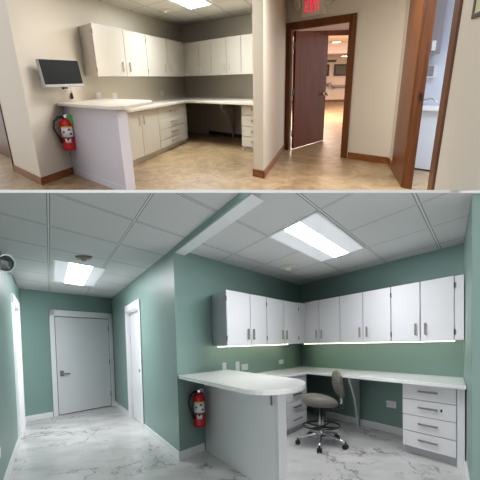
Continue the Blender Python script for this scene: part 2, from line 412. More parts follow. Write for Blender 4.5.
# ---------------------------------------------------------------- shared cabinet builders
def bar_handle(fr, c, d, out, half, mat, t, parent, r=.008, stand=.035):
    """bow handle: c centre on the face, d along, out away from the face"""
    c, d, out = Vector(c), Vector(d).normalized(), Vector(out).normalized()
    m = MB(fr); m.tube([c - d * half, c - d * half + out * stand], r * .9, 8); m.tube([c + d * half, c + d * half + out * stand], r * .9, 8)
    m.obb(c + out * stand, d * (half + .012), d.cross(out).normalized() * r * 1.15, out * r * .8, .002)
    m.build('handle', mat, t, parent)

def wall_unit(fr, run, e0, esplit, e1, plane, back, z0, z1, label, group, mats, hin=(True, True), hx=.055, hz=None, nd=2):
    """double-door wall cabinet. run 'u': doors on plane b=plane, extent along a; run 'v': doors on plane a=plane, extent along b"""
    lam, side, metal = mats
    mid = (e0 + e1) / 2
    P = (lambda e, q, z: fr.P(e, q, z)) if run == 'u' else (lambda e, q, z: fr.P(q, e, z))
    def BX(mb, ea, eb, qa, qb, za, zb, bev=.003):
        ea, eb = min(ea, eb), max(ea, eb); qa, qb = min(qa, qb), max(qa, qb)
        return mb.box(ea, eb, qa, qb, za, zb, bev) if run == 'u' else mb.box(qa, qb, ea, eb, za, zb, bev)
    t = Thing('wall_cabinet', label, 'cabinet', fr, P(mid, back, z0), group)
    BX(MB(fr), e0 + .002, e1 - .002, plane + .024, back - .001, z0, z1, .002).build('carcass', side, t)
    outv = -(fr.v if run == 'u' else fr.u); out = Vector((outv.x, outv.y, 0))
    g = .009
    doors = [(e0, esplit), (esplit, e1)] if nd == 2 else [(e0, e1)]
    for k, (x0, x1) in enumerate(doors):
        s = 1 if x1 > x0 else -1
        dr = BX(MB(fr), x0 + g * s, x1 - g * s, plane, plane + .022, z0 - .004, z1 + .004, .004).build('door', lam, t)
        hxp = (x1 - hx * s * 1.6) if k == 0 else (x0 + hx * s * 1.6)
        c = P(hxp, plane, hz if hz else z0 + .14)
        along = Vector((0, 0, 1))
        bar_handle(fr, c, along, out, .058, metal, t, dr, .010, .03)
        if hin[k]:
            hp = x0 if k == 0 else x1
            for z in (z0 + .09, z1 - .10):
                BX(MB(fr), hp - .011, hp + .011, plane - .012, plane + .004, z - .03, z + .03, .002).build('hinge', 'hinge', t, dr)
    return t

def drawer_front(fr, t, run, e0, e1, plane, z0, z1, lam, metal, half, lock=None):
    def BX(mb, ea, eb, qa, qb, za, zb, bev=.003):
        ea, eb = min(ea, eb), max(ea, eb)
        return mb.box(ea, eb, qa, qb, za, zb, bev) if run == 'u' else mb.box(qa, qb, ea, eb, za, zb, bev)
    d = BX(MB(fr), e0, e1, plane, plane + .022, z0, z1, .004).build('drawer', lam, t)
    al = fr.u if run == 'u' else fr.v; outv = -(fr.v if run == 'u' else fr.u)
    c = fr.P((e0 + e1) / 2, plane, (z0 + z1) / 2 + .01) if run == 'u' else fr.P(plane, (e0 + e1) / 2, (z0 + z1) / 2 + .01)
    bar_handle(fr, c, Vector((al.x, al.y, 0)), Vector((outv.x, outv.y, 0)), half, metal, t, d, .009, .035)
    if lock is not None:
        lc = fr.P(plane, lock, (z0 + z1) / 2 + .01)
        MB(fr).lathe([(.016, 0), (.016, .006), (.005, .007)], lc, (outv.x, outv.y, 0), 14).build('lock', 'black', t, d)
    return d

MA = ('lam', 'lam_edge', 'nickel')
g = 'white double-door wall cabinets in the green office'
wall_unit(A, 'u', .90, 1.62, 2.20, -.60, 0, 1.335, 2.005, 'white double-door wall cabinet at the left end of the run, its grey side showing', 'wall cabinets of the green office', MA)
wall_unit(A, 'u', 2.20, 2.92, 3.62, -.60, 0, 1.335, 2.005, 'white double-door wall cabinet on the left wall next to the inner corner', 'wall cabinets of the green office', MA, (False, True))
wall_unit(A, 'v', -.56, -1.10, -1.76, 3.98, KA, 1.335, 2.035, 'white double-door wall cabinet first on the back wall from the inner corner', 'wall cabinets of the green office', MA, (True, False))
wall_unit(A, 'v', -1.76, -2.385, -3.03, 3.98, KA, 1.335, 2.035, 'white double-door wall cabinet in the middle of the back wall, above the desk', 'wall cabinets of the green office', MA, (False, True))
wall_unit(A, 'v', -3.03, -3.60, -4.165, 3.98, KA, 1.335, 2.035, 'white double-door wall cabinet nearest the right wall above the drawer unit', 'wall cabinets of the green office', MA, (False, True))
o = a_().plan([(3.62, -.59), (3.99, -.59), (3.99, -.565), (4.2, -.4), (3.8, -.4), (3.62, -.55)], 1.335, 2.02).single('corner_filler', 'lam', A, 'narrow white corner filler between the two runs of wall cabinets', 'cabinet filler', base=A.P(3.8, -.5, 1.335))
o = a_().plan([(3.985, -4.167), (KA - .002, -4.167), (KA - .002, -4.262), (3.985, -4.305)][::-1], 1.335, 2.035, .002).single('cabinet_filler', 'lam', A, 'narrow white filler panel between the last wall cabinet and the right wall', 'cabinet filler', base=A.P(4.1, -4.1, 1.335))
# led strips
def led(a0, a1, b0, b1, lab):
    t = Thing('light_strip', lab, 'light', A, A.P((a0 + a1) / 2, (b0 + b1) / 2, 1.32), 'glowing strips under the wall cabinets')
    a_().box(a0, a1, b0, b1, 1.3255, 1.331, 0).build('channel', 'plate', t); a_().box(a0 + .005, a1 - .005, b0 + .005, b1 - .005, 1.318, 1.3265, 0).build('diffuser', 'led', t)
led(.93, 3.6, -.20, -.155, 'glowing warm light strip under the left wall cabinets')
led(4.33, 4.38, -4.15, -.3, 'glowing warm light strip under the back wall cabinets')

# bar with peninsula panel
t = Thing('reception_bar', 'white quartz bar with rounded end on a white panel, beside the extinguisher', 'counter', A, A.P(.65, -1.2))
pts = [(0.02, -.002), (0.02, -2.18)]
for k in range(1, 16):
    th = pi + pi * k / 16; pts.append((.61 + .59 * cos(th), -2.18 + .53 * sin(th)))
pts += [(1.2, -2.18), (1.3, -.002)]
a_().plan(pts, .965, 1.003, .005).build('bar_top', 'quartz', t)
a_().box(.63, .66, -2.22, -.002, 0, .965, .002).build('panel', 'panel', t)
a_().box(.625, .84, -2.30, -2.22, 0, .965, .006).build('end_post', 'lam', t)
a_().box(.66, 1.18, -.03, -.002, .86, .965, .002).build('wall_cleat', 'lam', t)
m = a_(); m.box(.615, .632, -2.17, -2.14, .80, .965, .002); m.box(.45, .63, -2.17, -2.14, .945, .965, .002); m.build('bracket', 'nickel', t)
# L worktop
t = Thing('worktop', 'white quartz L-shaped desk worktop under the wall cabinets', 'worktop', A, A.P(3, -.6, .845))
a_().plan([(1.3, -.002), (KA - .002, -.002), (KA - .002, -4.262), (3.42, -4.36), (3.42, -1.02), (1.3, -1.02)][::-1], .85, .887, .004).build('top', 'quartz', t)
# base drawers on the left run
def base_run(fr, e0, e1, plane, back, top, kick, label, mats, cols, zs, half, group):
    lam, side, metal = mats
    t = Thing('base_cabinet', label, 'cabinet', fr, fr.P((e0 + e1) / 2, back, 0), group)
    MB(fr).box(e0, e1, plane + .024, back - .001, .09, top, .002).build('carcass', side, t)
    MB(fr).box(e0 + .01, e1 - .01, plane + .08, plane + .10, 0, .09, 0).build('kickboard', side, t)
    for kind, x0, x1 in cols:
        if kind == 'drawers':
            for i in range(len(zs) - 1): drawer_front(fr, t, 'u', x0 + .006, x1 - .006, plane, zs[i] + .004, zs[i + 1] - .004, lam, metal, half)
        else:
            dr = MB(fr).box(x0 + .006, x1 - .006, plane, plane + .022, zs[0] + .004, zs[-1] - .004, .004).build('door', lam, t)
            hx = x1 - .12 if kind == 'door_l' else x0 + .12
            bar_handle(fr, fr.P(hx, plane, zs[-1] - .15), (0, 0, 1), (-fr.v.x, -fr.v.y, 0), .055, metal, t, dr, .009, .03)
    return t
base_run(A, 1.4, 3.45, -.97, -.002, .85, .09, 'white base cabinet with four drawers behind the bar, left of the chair', MA,
         [('door_l', 1.4, 1.95), ('door_r', 1.95, 2.5), ('drawers', 2.5, 3.45)], [.095, .29, .475, .66, .845], .17, None)
# right drawer unit
t = Thing('drawer_unit', 'white four-drawer desk unit under the right end of the worktop', 'drawers', A, A.P(4.1, -3.8))
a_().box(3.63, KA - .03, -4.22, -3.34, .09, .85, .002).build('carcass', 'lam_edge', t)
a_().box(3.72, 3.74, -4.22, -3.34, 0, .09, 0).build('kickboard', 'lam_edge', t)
zs = [.10, .285, .475, .66, .845]
for i in range(4): drawer_front(A, t, 'v', -4.215, -3.34, 3.605, zs[i] + .004, zs[i + 1] - .004, 'lam', 'nickel', .15, -4.0 if i == 2 else None)
a_().plan([(3.60, -4.225), (4.4, -4.225), (4.4, -4.262), (3.60, -4.335)][::-1], 0, .85, .003).build('end_panel', 'lam', t)
# curved support
def corbel(fr, b, af, ab, ztop, zb, label, mat, th=.03):
    t = Thing('desk_support', label, 'support', fr, fr.P(ab, b, 0))
    pts = [(ab - .003, 0), (ab - .003, ztop), (af, ztop), (af + .02, ztop - .09)]
    n = 14
    for k in range(n + 1):
        s = k / n
        a = af + .05 + (ab - .16 - af - .05) * (1 - (1 - s) ** 2.0); z = ztop - .12 - (ztop - .12) * s ** 1.0
        pts.append((a, max(z, 0)))
    lo = [fr.P(a, b - th / 2, z) for a, z in pts]; hi = [fr.P(a, b + th / 2, z) for a, z in pts]
    MB(fr).hexa(lo, hi).build('bracket_panel', mat, t)
corbel(A, -2.02, 3.92, KA, .85, 0, 'white curved panel holding up the desk worktop between chair and drawers', 'lam', .05)

# outlets
def outlet(fr, run, e, z, w, h, label, q=0.0, group=None, kind='outlet'):
    P = fr.P(e, q - .006, z) if run == 'u' else fr.P(q - .006, e, z)
    al = fr.u if run == 'u' else fr.v; ou = -(fr.v if run == 'u' else fr.u)
    al = Vector((al.x, al.y, 0)); ou = Vector((ou.x, ou.y, 0)); ou = (ou - ou.dot(al) * al).normalized()
    if run == 'v': P = fr.P(q, e, z) + ou * .006
    else: P = fr.P(e, q, z) + ou * .006
    t = Thing('wall_outlet', label, 'outlet', fr, P, group)
    MB(fr).obb(P, al * w / 2, Vector((0, 0, h / 2)), ou * .005, .002).build('cover_plate', 'plate', t)
    for s in (-.25, .25):
        m = MB(fr); c = P + ou * .0055 + (al * w * s if w > h else Vector((0, 0, h * s)))
        m.obb(c, al * w * (.14 if w > h else .28), Vector((0, 0, h * (.28 if w > h else .14))), ou * .002, 0)
        m.build('socket', 'lam', t)
outlet(A, 'u', 1.21, 1.035, .11, .13, 'white outlet plate half behind the bar top, leftmost of those on the green wall')
outlet(A, 'u', 1.64, 1.02, .12, .15, 'upright white outlet plate on the green wall above the bar, second from left')
outlet(A, 'u', 1.89, 1.005, .22, .085, 'wide white outlet plate on the green wall right of the upright plate')
outlet(A, 'u', 3.45, 1.02, .22, .075, 'small white outlet plate on the green wall near the inner corner')
outlet(A, 'v', -2.87, .42, .22, .10, 'white outlet plate low on the green wall under the desk', q=KA)
P0 = A.P(-2.63, 1.1, .4)
t = Thing('wall_outlet', 'white outlet plate low on the left corridor wall at the photo edge', 'outlet', A, P0)
m = a_(); m.box(-2.63, -2.618, 1.02, 1.2, .36, .45, .003); m.build('cover_plate', 'plate', t)

# fire extinguisher
def extinguisher(fr, base, out, al, H, R, label, tag, lean=0.0, side=None):
    """base: bottom centre; out: away from the wall; al: along the wall"""
    t = Thing('fire_extinguisher', label, 'fire extinguisher', fr, base)
    b = Vector(base); up = (Vector((0, 0, 1)) + Vector(al) * lean).normalized(); out = Vector(out).normalized(); al = Vector(al).normalized()
    MB(fr).lathe([(R * .86, 0), (R * .97, .012), (R, .03), (R, H * .74), (R * .93, H * .80), (R * .7, H * .86), (R * .32, H * .895), (R * .28, H * .92)], b, up, 26).build('cylinder', 'red', t)
    def band(z0, z1, mat, nm, half=1.0, label=None):
        m = MB(fr); n = 14; bm = m.bm; rr = R + .002
        f = [(out * cos(th) + al * sin(th)) * rr for th in [(-half + 2 * half * k / n) for k in range(n + 1)]]
        v0 = [bm.verts.new(b + up * z0 + x) for x in f]; v1 = [bm.verts.new(b + up * z1 + x) for x in f]
        v2 = [bm.verts.new(b + up * z0 + x * .97) for x in f]; v3 = [bm.verts.new(b + up * z1 + x * .97) for x in f]
        for k in range(n):
            bm.faces.new((v0[k], v0[k + 1], v1[k + 1], v1[k])).smooth = True
            bm.faces.new((v2[k + 1], v2[k], v3[k], v3[k + 1]))
            bm.faces.new((v1[k], v1[k + 1], v3[k + 1], v3[k])); bm.faces.new((v0[k + 1], v0[k], v2[k], v2[k + 1]))
        bm.faces.new((v0[0], v1[0], v3[0], v2[0])); bm.faces.new((v0[n], v2[n], v3[n], v1[n]))
        bmesh.ops.recalc_face_normals(bm, faces=bm.faces[:])
        return m.build(nm, mat, t, label=label)
    band(H * .38, H * .64, 'label', 'instruction_label', 1.1, 'white instruction label')
    band(H * .64, H * .67, 'yellow', 'label_band', 1.1, 'yellow label band')
    lab2 = band(H * .22, H * .37, 'label', 'inspection_label', .45, 'small white inspection label')
    # printed pictogram marks
    for (zz, w0, w1, mat) in ((.50, -.7, -.35, 'hinge'), (.56, .1, .5, 'hinge'), (.44, .35, .8, 'hinge'), (.29, -.18, .18, 'black')):
        m = MB(fr); c = b + up * H * zz
        for k in range(4):
            th0 = w0 + (w1 - w0) * k / 4; th1 = w0 + (w1 - w0) * (k + 1) / 4
            p0 = (out * cos(th0) + al * sin(th0)) * (R + .003); p1 = (out * cos(th1) + al * sin(th1)) * (R + .003)
            m.bm.faces.new([m.bm.verts.new(q) for q in (c + p0, c + p1, c + p1 + up * H * .05, c + p0 + up * H * .05)])
        m.build('printed_mark', mat, t)
    top = b + up * H * .91
    m = MB(fr); m.lathe([(R * .3, 0), (R * .34, .01), (R * .34, H * .06), (R * .2, H * .07)], top, up, 14)
    m.lathe([(R * .22, 0), (R * .22, .02)], top + up * H * .035 + out * R * .3, out, 12); m.build('valve', 'chrome', t)
    m = MB(fr)
    v0 = top + up * H * .06
    m.tube([v0 - al * R * .2, v0 + al * R * .5 + up * H * .02, v0 + al * R * 1.25 + up * H * .0], R * .12, 8)
    m.tube([v0 - al * R * .2 - up * H * .03, v0 + al * R * .5 - up * H * .035, v0 + al * R * 1.1 - up * H * .07], R * .11, 8); m.build('handle', 'chrome', t)
    sd = Vector(side or al).normalized(); fo = out * R * .5
    s0 = top - sd * R * .3 + up * H * .02
    m = MB(fr); m.tube([s0, s0 - sd * R * .9 + up * H * .0, s0 - sd * R * 1.6 - up * H * .10, s0 - sd * R * 1.85 - up * H * .28 + fo * .5, b - sd * R * 1.45 + up * H * .38 + out * .01, b - sd * R * 1.08 + up * H * .22 + out * .015], [R * .17, R * .17, R * .17, R * .17, R * .2, R * .24], 10)
    m.build('hose', 'black', t)
    m = MB(fr); m.obb(b + up * H * .55 - out * (R + .012), al * R * .3, Vector((0, 0, H * .4)), out * .012, .002)
    m.lathe([(R * 1.04, -.008), (R * 1.04, .008)], b + up * H * .35, up, 26); m.build('bracket', 'hinge', t)
    if tag:
        m = MB(fr); c = top + up * H * .0 + al * R * .75 + out * (R * .5)
        m.obb(c - up * H * .07, al * R * .55, up * H * .13, out * .003, .001); m.build('inspection_tag', 'greentag', t, label='green inspection tag')
    return t
u3 = Vector((A.u.x, A.u.y, 0)); n3 = Vector((A.u.y, -A.u.x, 0))
ctr = A.P(.31, 0, .36) + n3 * .105
to = Vector((-ctr.x, -ctr.y, 0)).normalized()
extinguisher(A, ctr, to, Vector((-to.y, to.x, 0)), .46, .070, 'red fire extinguisher on the green wall under the white bar', False, .0, (.75, .66, 0))

# ceiling lights & devices
def troffer(fr, a0, a1, b0, b1, zc, along, label, tube, lens, w=.22, group='recessed ceiling light panels'):
    t = Thing('ceiling_light', label, 'light', fr, fr.P((a0 + a1) / 2, (b0 + b1) / 2, zc))
    fwd = .025
    m = MB(fr)
    m.box(a0 - .01, a0 + fwd, b0, b1, zc - .008, zc - .0005, 0); m.box(a1 - fwd, a1 + .01, b0, b1, zc - .008, zc - .0005, 0)
    m.box(a0 - .01, a1 + .01, b0 - .01, b0 + fwd, zc - .008, zc - .0005, 0); m.box(a0 - .01, a1 + .01, b1 - fwd, b1 + .01, zc - .008, zc - .0005, 0)
    m.build('frame', 'white_trim', t)
    lo, hi = zc - .006, zc - .002
    A0, A1, B0, B1 = a0 + fwd, a1 - fwd, b0 + fwd, b1 - fwd
    if along == 'a':
        c = (b0 + b1) / 2; d = (b1 - b0) * w
        MB(fr).box(A0, A1, c - d, c + d, lo, hi, 0).build('lamp_cover', tube, t)
        MB(fr).box(A0, A1, B0, c - d, lo, hi, 0).build('lens', lens, t); MB(fr).box(A0, A1, c + d, B1, lo, hi, 0).build('lens', lens, t)
    else:
        c = (a0 + a1) / 2; d = (a1 - a0) * w
        MB(fr).box(c - d, c + d, B0, B1, lo, hi, 0).build('lamp_cover', tube, t)
        MB(fr).box(A0, c - d, B0, B1, lo, hi, 0).build('lens', lens, t); MB(fr).box(c + d, A1, B0, B1, lo, hi, 0).build('lens', lens, t)
    return t
troffer(A, 1.17, 3.14, -2.74, -1.68, ZC, 'a', 'recessed ceiling light panel over the office desk area with glowing centre', 'tube', 'lens', .16)
troffer(A, -1.82, -.82, 2.32, 4.56, ZC, 'b', 'recessed ceiling light panel over the corridor before the far door', 'tube', 'lens', .23)
def disc(fr, a, b, zc, R, h, label, cat, name, mat, mat2):
    t = Thing(name, label, cat, fr, fr.P(a, b, zc))
    MB(fr).lathe([(R, -.001), (R, -.012), (R * .85, -h * .6), (R * .5, -h * .75)], fr.P(a, b, zc), (0, 0, 1), 28).build('base', mat, t)
    MB(fr).lathe([(R * .34, -h * .6), (R * .34, -h), (R * .2, -h * 1.25), (.004, -h * 1.3)], fr.P(a, b, zc), (0, 0, 1), 18).build('sensor', mat2, t)
disc(A, -1.33, 1.74, ZC, .10, .045, 'round bronze detector on the corridor ceiling before the light panel', 'detector', 'smoke_detector', 'bronze', 'nickel')
disc(A, 2.74, -.92, ZC, .135, .05, 'round cream smoke detector on the office ceiling near the inner corner', 'detector', 'smoke_detector', 'cream', 'plate')
# emergency lamp on left wall, seen at the edge
P0 = A.P(-2.63, 2.5, 2.34)
t = Thing('emergency_lamp', 'round chrome emergency lamp high on the left corridor wall, cut by the photo edge', 'light', A, P0)
na = Vector((A.v.y, -A.v.x, 0)); an = (na + Vector((0.0, -1.3, -.25))).normalized()
cc = P0 + na * .045
MB(A).lathe([(.03, -.09), (.05, -.05), (.095, -.01), (.105, .02)], cc, an, 24).build('reflector_housing', 'chrome', t)
MB(A).lathe([(.09, .0205), (.075, .026), (.02, .035)], cc, an, 24).build('lens', 'glass', t)
MB(A).tube([P0 + na * .004, cc - an * .03], .02, 8).build('arm', 'chrome', t)

# ---------------------------------------------------------------- drafting chair
def chair():
    base = A.P(3.12, -1.62) * .925
    t = Thing('drafting_chair', 'taupe vinyl armless drafting chair on five castors at the desk', 'chair', A, base)
    B = Vector(base); X = Vector((1, 0, 0)); Y = Vector((0, 1, 0)); Z = Vector((0, 0, 1))
    S = 1.0
    def W(x, y, z): return B + X * x + Y * y * (1.9 if z < .3 else 1.4) + Z * z
    # five legs with castors
    for k in range(5):
        th = radians(72 * k + 33)
        ex, ey = .31 * cos(th), .31 * sin(th)
        m = MB(A); m.tube([W(.02 * cos(th), .02 * sin(th), .135), W(.10 * cos(th), .10 * sin(th), .135), W(.22 * cos(th), .22 * sin(th), .108), W(ex, ey, .082)], [.026, .023, .019, .016], 10)
        lg = m.build('leg', 'chrome', t)
        m = MB(A); dv = Vector((-sin(th), cos(th), 0)); c = W(ex, ey, .034)
        m.lathe([(.020, -.030), (.033, -.028), (.033, -.008), (.02, -.006), (.02, .006), (.033, .008), (.033, .028), (.020, .030)], c, dv, 18)
        m.tube([W(ex, ey, .04), W(ex, ey, .095)], .013, 8)
        m.build('castor', 'black', t, lg)
    MB(A).lathe([(.045, .10), (.05, .12), (.05, .16), (.034, .175), (.034, .33), (.022, .335), (.022, .50)], B, Z, 20).build('gas_lift', 'chrome', t)
    # foot ring
    m = MB(A); n = 32; R = .235
    ring = [W(R * cos(2 * pi * k / n), R * .8 * sin(2 * pi * k / n), .255) for k in range(n + 1)]
    m.tube(ring, .012, 8); rg = m.build('foot_ring', 'black', t)
    m = MB(A)
    for k in range(4):
        th = radians(45 + 90 * k); m.tube([W(0, 0, .235), W(.1 * cos(th), .08 * sin(th), .24), W(R * cos(th), R * .8 * sin(th), .255)], .013, 8)
    m.lathe([(.045, .20), (.045, .26)], B, Z, 16); m.build('ring_spokes', 'black', t, rg)
    # seat: contoured cushion, front to the left
    def cushion(cx, cy, cz, prof, nm, tilt=0, mat='vinyl'):
        pass
    bm = MB(A).bm; mb = MB(A); bm = mb.bm
    nu, nv = 28, 10; rings = []
    for j in range(nv + 1):
        ph = -pi / 2 + pi * j / nv; row = []
        for i in range(nu):
            th = 2 * pi * i / nu
            rr = abs(cos(ph)) ** .32
            cx = cos(th); sx = sin(th)
            x = .236 * (abs(cx) ** .75) * (1 if cx > 0 else -1) * rr; y = .215 * (abs(sx) ** .8) * (1 if sx > 0 else -1) * rr
            z = .068 * sin(ph) * (1 if ph > 0 else 1.0) + .018 * (x / .235) * -1 + .02 * (1 - (x / .2 + .35) ** 2) * (1 if ph > 0 else 0)
            row.append(bm.verts.new(W(x - .02, y, .575 + z)))
        rings.append(row)
    for j in range(nv):
        for i in range(nu): bm.faces.new((rings[j][i], rings[j][(i + 1) % nu], rings[j + 1][(i + 1) % nu], rings[j + 1][i])).smooth = True
    bmesh.ops.remove_doubles(bm, verts=bm.verts[:], dist=1e-5); bmesh.ops.recalc_face_normals(bm, faces=bm.faces[:])
    mb.build('seat', 'vinyl', t)
    m = MB(A); m.obb(W(.02, 0, .508), X * .11, Y * .09, Z * .014, .004); m.obb(W(.15, 0, .495), X * .10, Y * .03, Z * .012, .003); m.build('seat_mechanism', 'black', t)
    m = MB(A); m.tube([W(.05, -.05, .49), W(.12, -.2, .478)], .008, 8); m.build('lever', 'black', t)
    # backrest post and cushion, on the right side, facing left
    m = MB(A); m.tube([W(.2, 0, .495), W(.255, 0, .505), W(.27, 0, .56), W(.262, 0, .72)], [.018, .02, .018, .014], 10); m.build('back_post', 'chrome', t)
    m = MB(A); m.lathe([(.03, -.035), (.036, -.02), (.036, .02), (.03, .035)], W(.255, -.02, .50), Y, 16); m.build('adjust_knob', 'black', t)
    mb = MB(A); bm = mb.bm; rings = []
    nv = 16
    for j in range(nv + 1):
        s = j / nv; zz = .60 + .375 * s
        prof = max(0.0, 1 - (2 * s - 1) ** 4) ** .5
        cxx = .262 - .065 * s + .05 * (s - .5) ** 2 * 2 - .0
        wd = (.13 + .06 * s) * prof + .001; th_ = .046 * prof * (1 + .25 * sin(pi * s)) + .001
        row = []
        for i in range(nu):
            a = 2 * pi * i / nu
            row.append(bm.verts.new(W(cxx + th_ * cos(a) + .02 * (sin(a) ** 2) * -1, wd * sin(a), zz)))
        rings.append(row)
    for j in range(nv):
        for i in range(nu): bm.faces.new((rings[j][i], rings[j][(i + 1) % nu], rings[j + 1][(i + 1) % nu], rings[j + 1][i])).smooth = True
    bm.faces.new(rings[0][::-1]); bm.faces.new(rings[-1]); bmesh.ops.recalc_face_normals(bm, faces=bm.faces[:])
    mb.build('backrest', 'vinyl', t)
chair()

# ================================================================ UPPER STOREY (before)
B = BEFORE
KB = 8.45; ZB = 2.45
def b_(): return MB(B)
def bst(name, mb, mat, lab, cut=True): return struct(name, mb, mat, B, lab, cut)
# floor: everything in front of the section is on the slab of the lower ceiling
m = b_(); m.xy([(-6, 3.5), (6, 3.5), (14, 36), (-8, 36)], -.05, 0); bst('floor', m, 'tan', 'tan mottled stone tile floor of the beige office')
m = b_(); m.plan([(1.2, .05), (KB + .1, .05), (KB + .1, -4.5), (7.6, -4.5), (7.6, -7.45), (1.2, -7.45)][::-1], ZB, ZB + .05); bst('ceiling', m, 'ceil_before', 'beige suspended tile ceiling of the beige office')
m = b_(); m.plan([(0, 0), (KB, 0), (KB, .12), (.12, .12)], 0, ZB); bst('wall_side', m, 'wallb', 'beige wall behind the monitor and left cabinets')
m = b_(); m.plan([(0, 0), (.12, .12), (.12, 1.72), (0, 1.72)], 0, ZB); bst('wall_left', m, 'wallb', 'beige wall at the left, beside the doorway')
m = b_(); m.plan([(KB, .12), (KB, -4.36), (KB + .12, -4.36), (KB + .12, .12)], 0, ZB); bst('wall_back', m, 'wallb', 'beige back wall behind the desk')
m = b_(); m.box(4.05, KB + .1, -4.6, -4.35, 0, ZB, 0); bst('wall_middle', m, 'wallb', 'beige partition wall between desk area and doorway')
m = b_(); m.box(7.5, 7.62, -4.78, -4.6, 0, ZB, 0); bst('wall_far', m, 'wallb', 'beige wall sliver left of the brown door')
m = b_(); m.box(7.5, 7.62, -6.27, -4.78, 2.02, ZB, 0); bst('wall_far', m, 'wallb', 'beige wall above the brown door')
m = b_(); m.box(7.5, 7.62, -7.38, -6.27, 0, ZB, 0); bst('wall_far', m, 'wallb', 'beige wall right of the brown door')
m = b_(); m.box(5.45, 7.62, -7.50, -7.38, 0, ZB, 0); bst('wall_right', m, 'wallb', 'beige right wall beyond the side doorway')
m = b_(); m.box(1.2, 3.44, -7.50, -7.38, 0, ZB, 0); bst('wall_right', m, 'wallb', 'beige right wall at the right photo edge', 'near')
m = b_(); m.box(3.44, 5.45, -7.50, -7.38, 2.3, ZB, 0); bst('wall_right', m, 'wallb', 'beige right wall above the side doorway')
# wooden baseboards
def wb(name, a0, a1, b0, b1, lab, h=.10):
    m = b_(); m.box(a0, a1, b0, b1, 0, h, .003); bst(name, m, 'oakh', lab)
wb('baseboard_side', -.025, 1.02, -.025, 0, 'brown wooden baseboard under the extinguisher')
wb('baseboard_left', -.025, 0, 0, 1.72, 'brown wooden baseboard of the left wall')
wb('baseboard_middle', 4.02, 4.05, -4.63, -4.33, 'brown wooden baseboard on the partition end')
wb('baseboard_middle', 4.02, 7.48, -4.63, -4.6, 'brown wooden baseboard along the partition')
wb('baseboard_far', 7.47, 7.5, -7.36, -6.42, 'brown wooden baseboard right of the brown door')
wb('baseboard_right', 6.85, 7.48, -7.38, -7.35, 'brown wooden baseboard of the right wall')
m = b_(); m.box(KB - .025, KB, -4.3, -1.2, 0, .08, .003); bst('baseboard_back', m, 'dark_gap', 'dark baseboard under the desk')

# cabinets
MBm = ('lamb', 'lambe', 'nickelb')
gB = 'wall cabinets of the beige office'
wall_unit(B, 'u', 2.02, 3.34, 4.55, -.60, 0, 1.335, 2.02, 'almond double-door wall cabinet nearest the black monitor', gB, MBm, hx=.11)
wall_unit(B, 'u', 4.55, 5.95, 7.2, -.60, 0, 1.335, 2.02, 'almond double-door wall cabinet on the left wall next to the inner corner', gB, MBm, (True, False), hx=.11)
wall_unit(B, 'v', -.78, -1.33, -1.90, 7.4, KB, 1.335, 2.005, 'almond double-door wall cabinet first on the back wall from the inner corner', gB, MBm, (False, False), hx=.06)
wall_unit(B, 'v', -1.90, -2.53, -3.10, 7.4, KB, 1.335, 2.01, 'almond double-door wall cabinet second on the back wall from the inner corner', gB, MBm, (False, False), hx=.06)
wall_unit(B, 'v', -3.10, -3.7, -4.28, 7.4, KB, 1.335, 2.01, 'almond wall cabinet on the back wall partly hidden by the partition', gB, MBm, (False, False), hx=.06)
b_().plan([(7.2, -.595), (7.42, -.595), (7.42, -.775), (7.8, -.775), (7.8, -.4), (7.2, -.4)][::-1], 1.335, 2.01).single('corner_filler', 'lamb', B, 'narrow almond corner filler between the two runs of old wall cabinets', 'cabinet filler', base=B.P(7.4, -.6, 1.335))
base_run(B, 1.45, 6.35, -1.12, -.002, .815, .09, 'almond base cabinet with two doors and four drawers behind the old bar', MBm,
         [('door_l', 1.5, 2.1), ('door_l', 2.15, 3.2), ('door_r', 3.2, 4.2), ('drawers', 4.2, 6.33)], [.09, .235, .42, .61, .81], .24, None)
t = Thing('worktop', 'pale laminate L-shaped worktop in the beige office', 'worktop', B, B.P(5, -.6, .82))
b_().plan([(1.4, -.002), (KB - .002, -.002), (KB - .002, -4.34), (6.25, -4.34), (6.25, -1.2), (1.4, -1.2)][::-1], .82, .86, .005).build('top', 'topb', t)
m = b_(); m.box(1.4, KB - .002, -.03, -.001, .86, .93, .002); m.box(KB - .03, KB - .002, -4.34, -.03, .86, .93, .002); m.build('backsplash', 'topb', t)
t = Thing('drawer_unit', 'almond four-drawer desk unit half hidden by the partition', 'drawers', B, B.P(7.2, -3.8))
b_().box(6.43, KB - .05, -4.3, -3.37, .08, .82, .002).build('carcass', 'lambe', t)
b_().box(6.5, 6.52, -4.3, -3.37, 0, .08, 0).build('kickboard', 'lambe', t)
zs = [.085, .265, .45, .64, .815]
for i in range(4): drawer_front(B, t, 'v', -4.3, -3.37, 6.4, zs[i] + .004, zs[i + 1] - .004, 'lamb', 'nickel', .12)
corbel(B, -2.42, 6.9, KB, .82, 0, 'almond curved panel holding up the old desk worktop', 'lambe', .06)
# old bar
t = Thing('reception_bar', 'pale laminate bar on a pale grey panel beneath the black monitor', 'counter', B, B.P(1.7, -1.2))
b_().plan([(.84, -.002), (2.66, -.002), (2.66, -2.0), (2.45, -2.2), (1.05, -2.45), (.84, -2.2)][::-1], .97, 1.005, .006).build('bar_top', 'topb', t)
b_().box(1.03, 1.08, -2.1, -.002, 0, .97, .003).build('panel', 'panelb', t)
b_().box(1.03, 1.38, -2.2, -2.1, 0, .97, .006).build('end_post', 'panelb', t)
b_().box(1.015, 1.03, -2.19, -.002, 0, .075, .003).build('kick_strip', 'panelb', t)
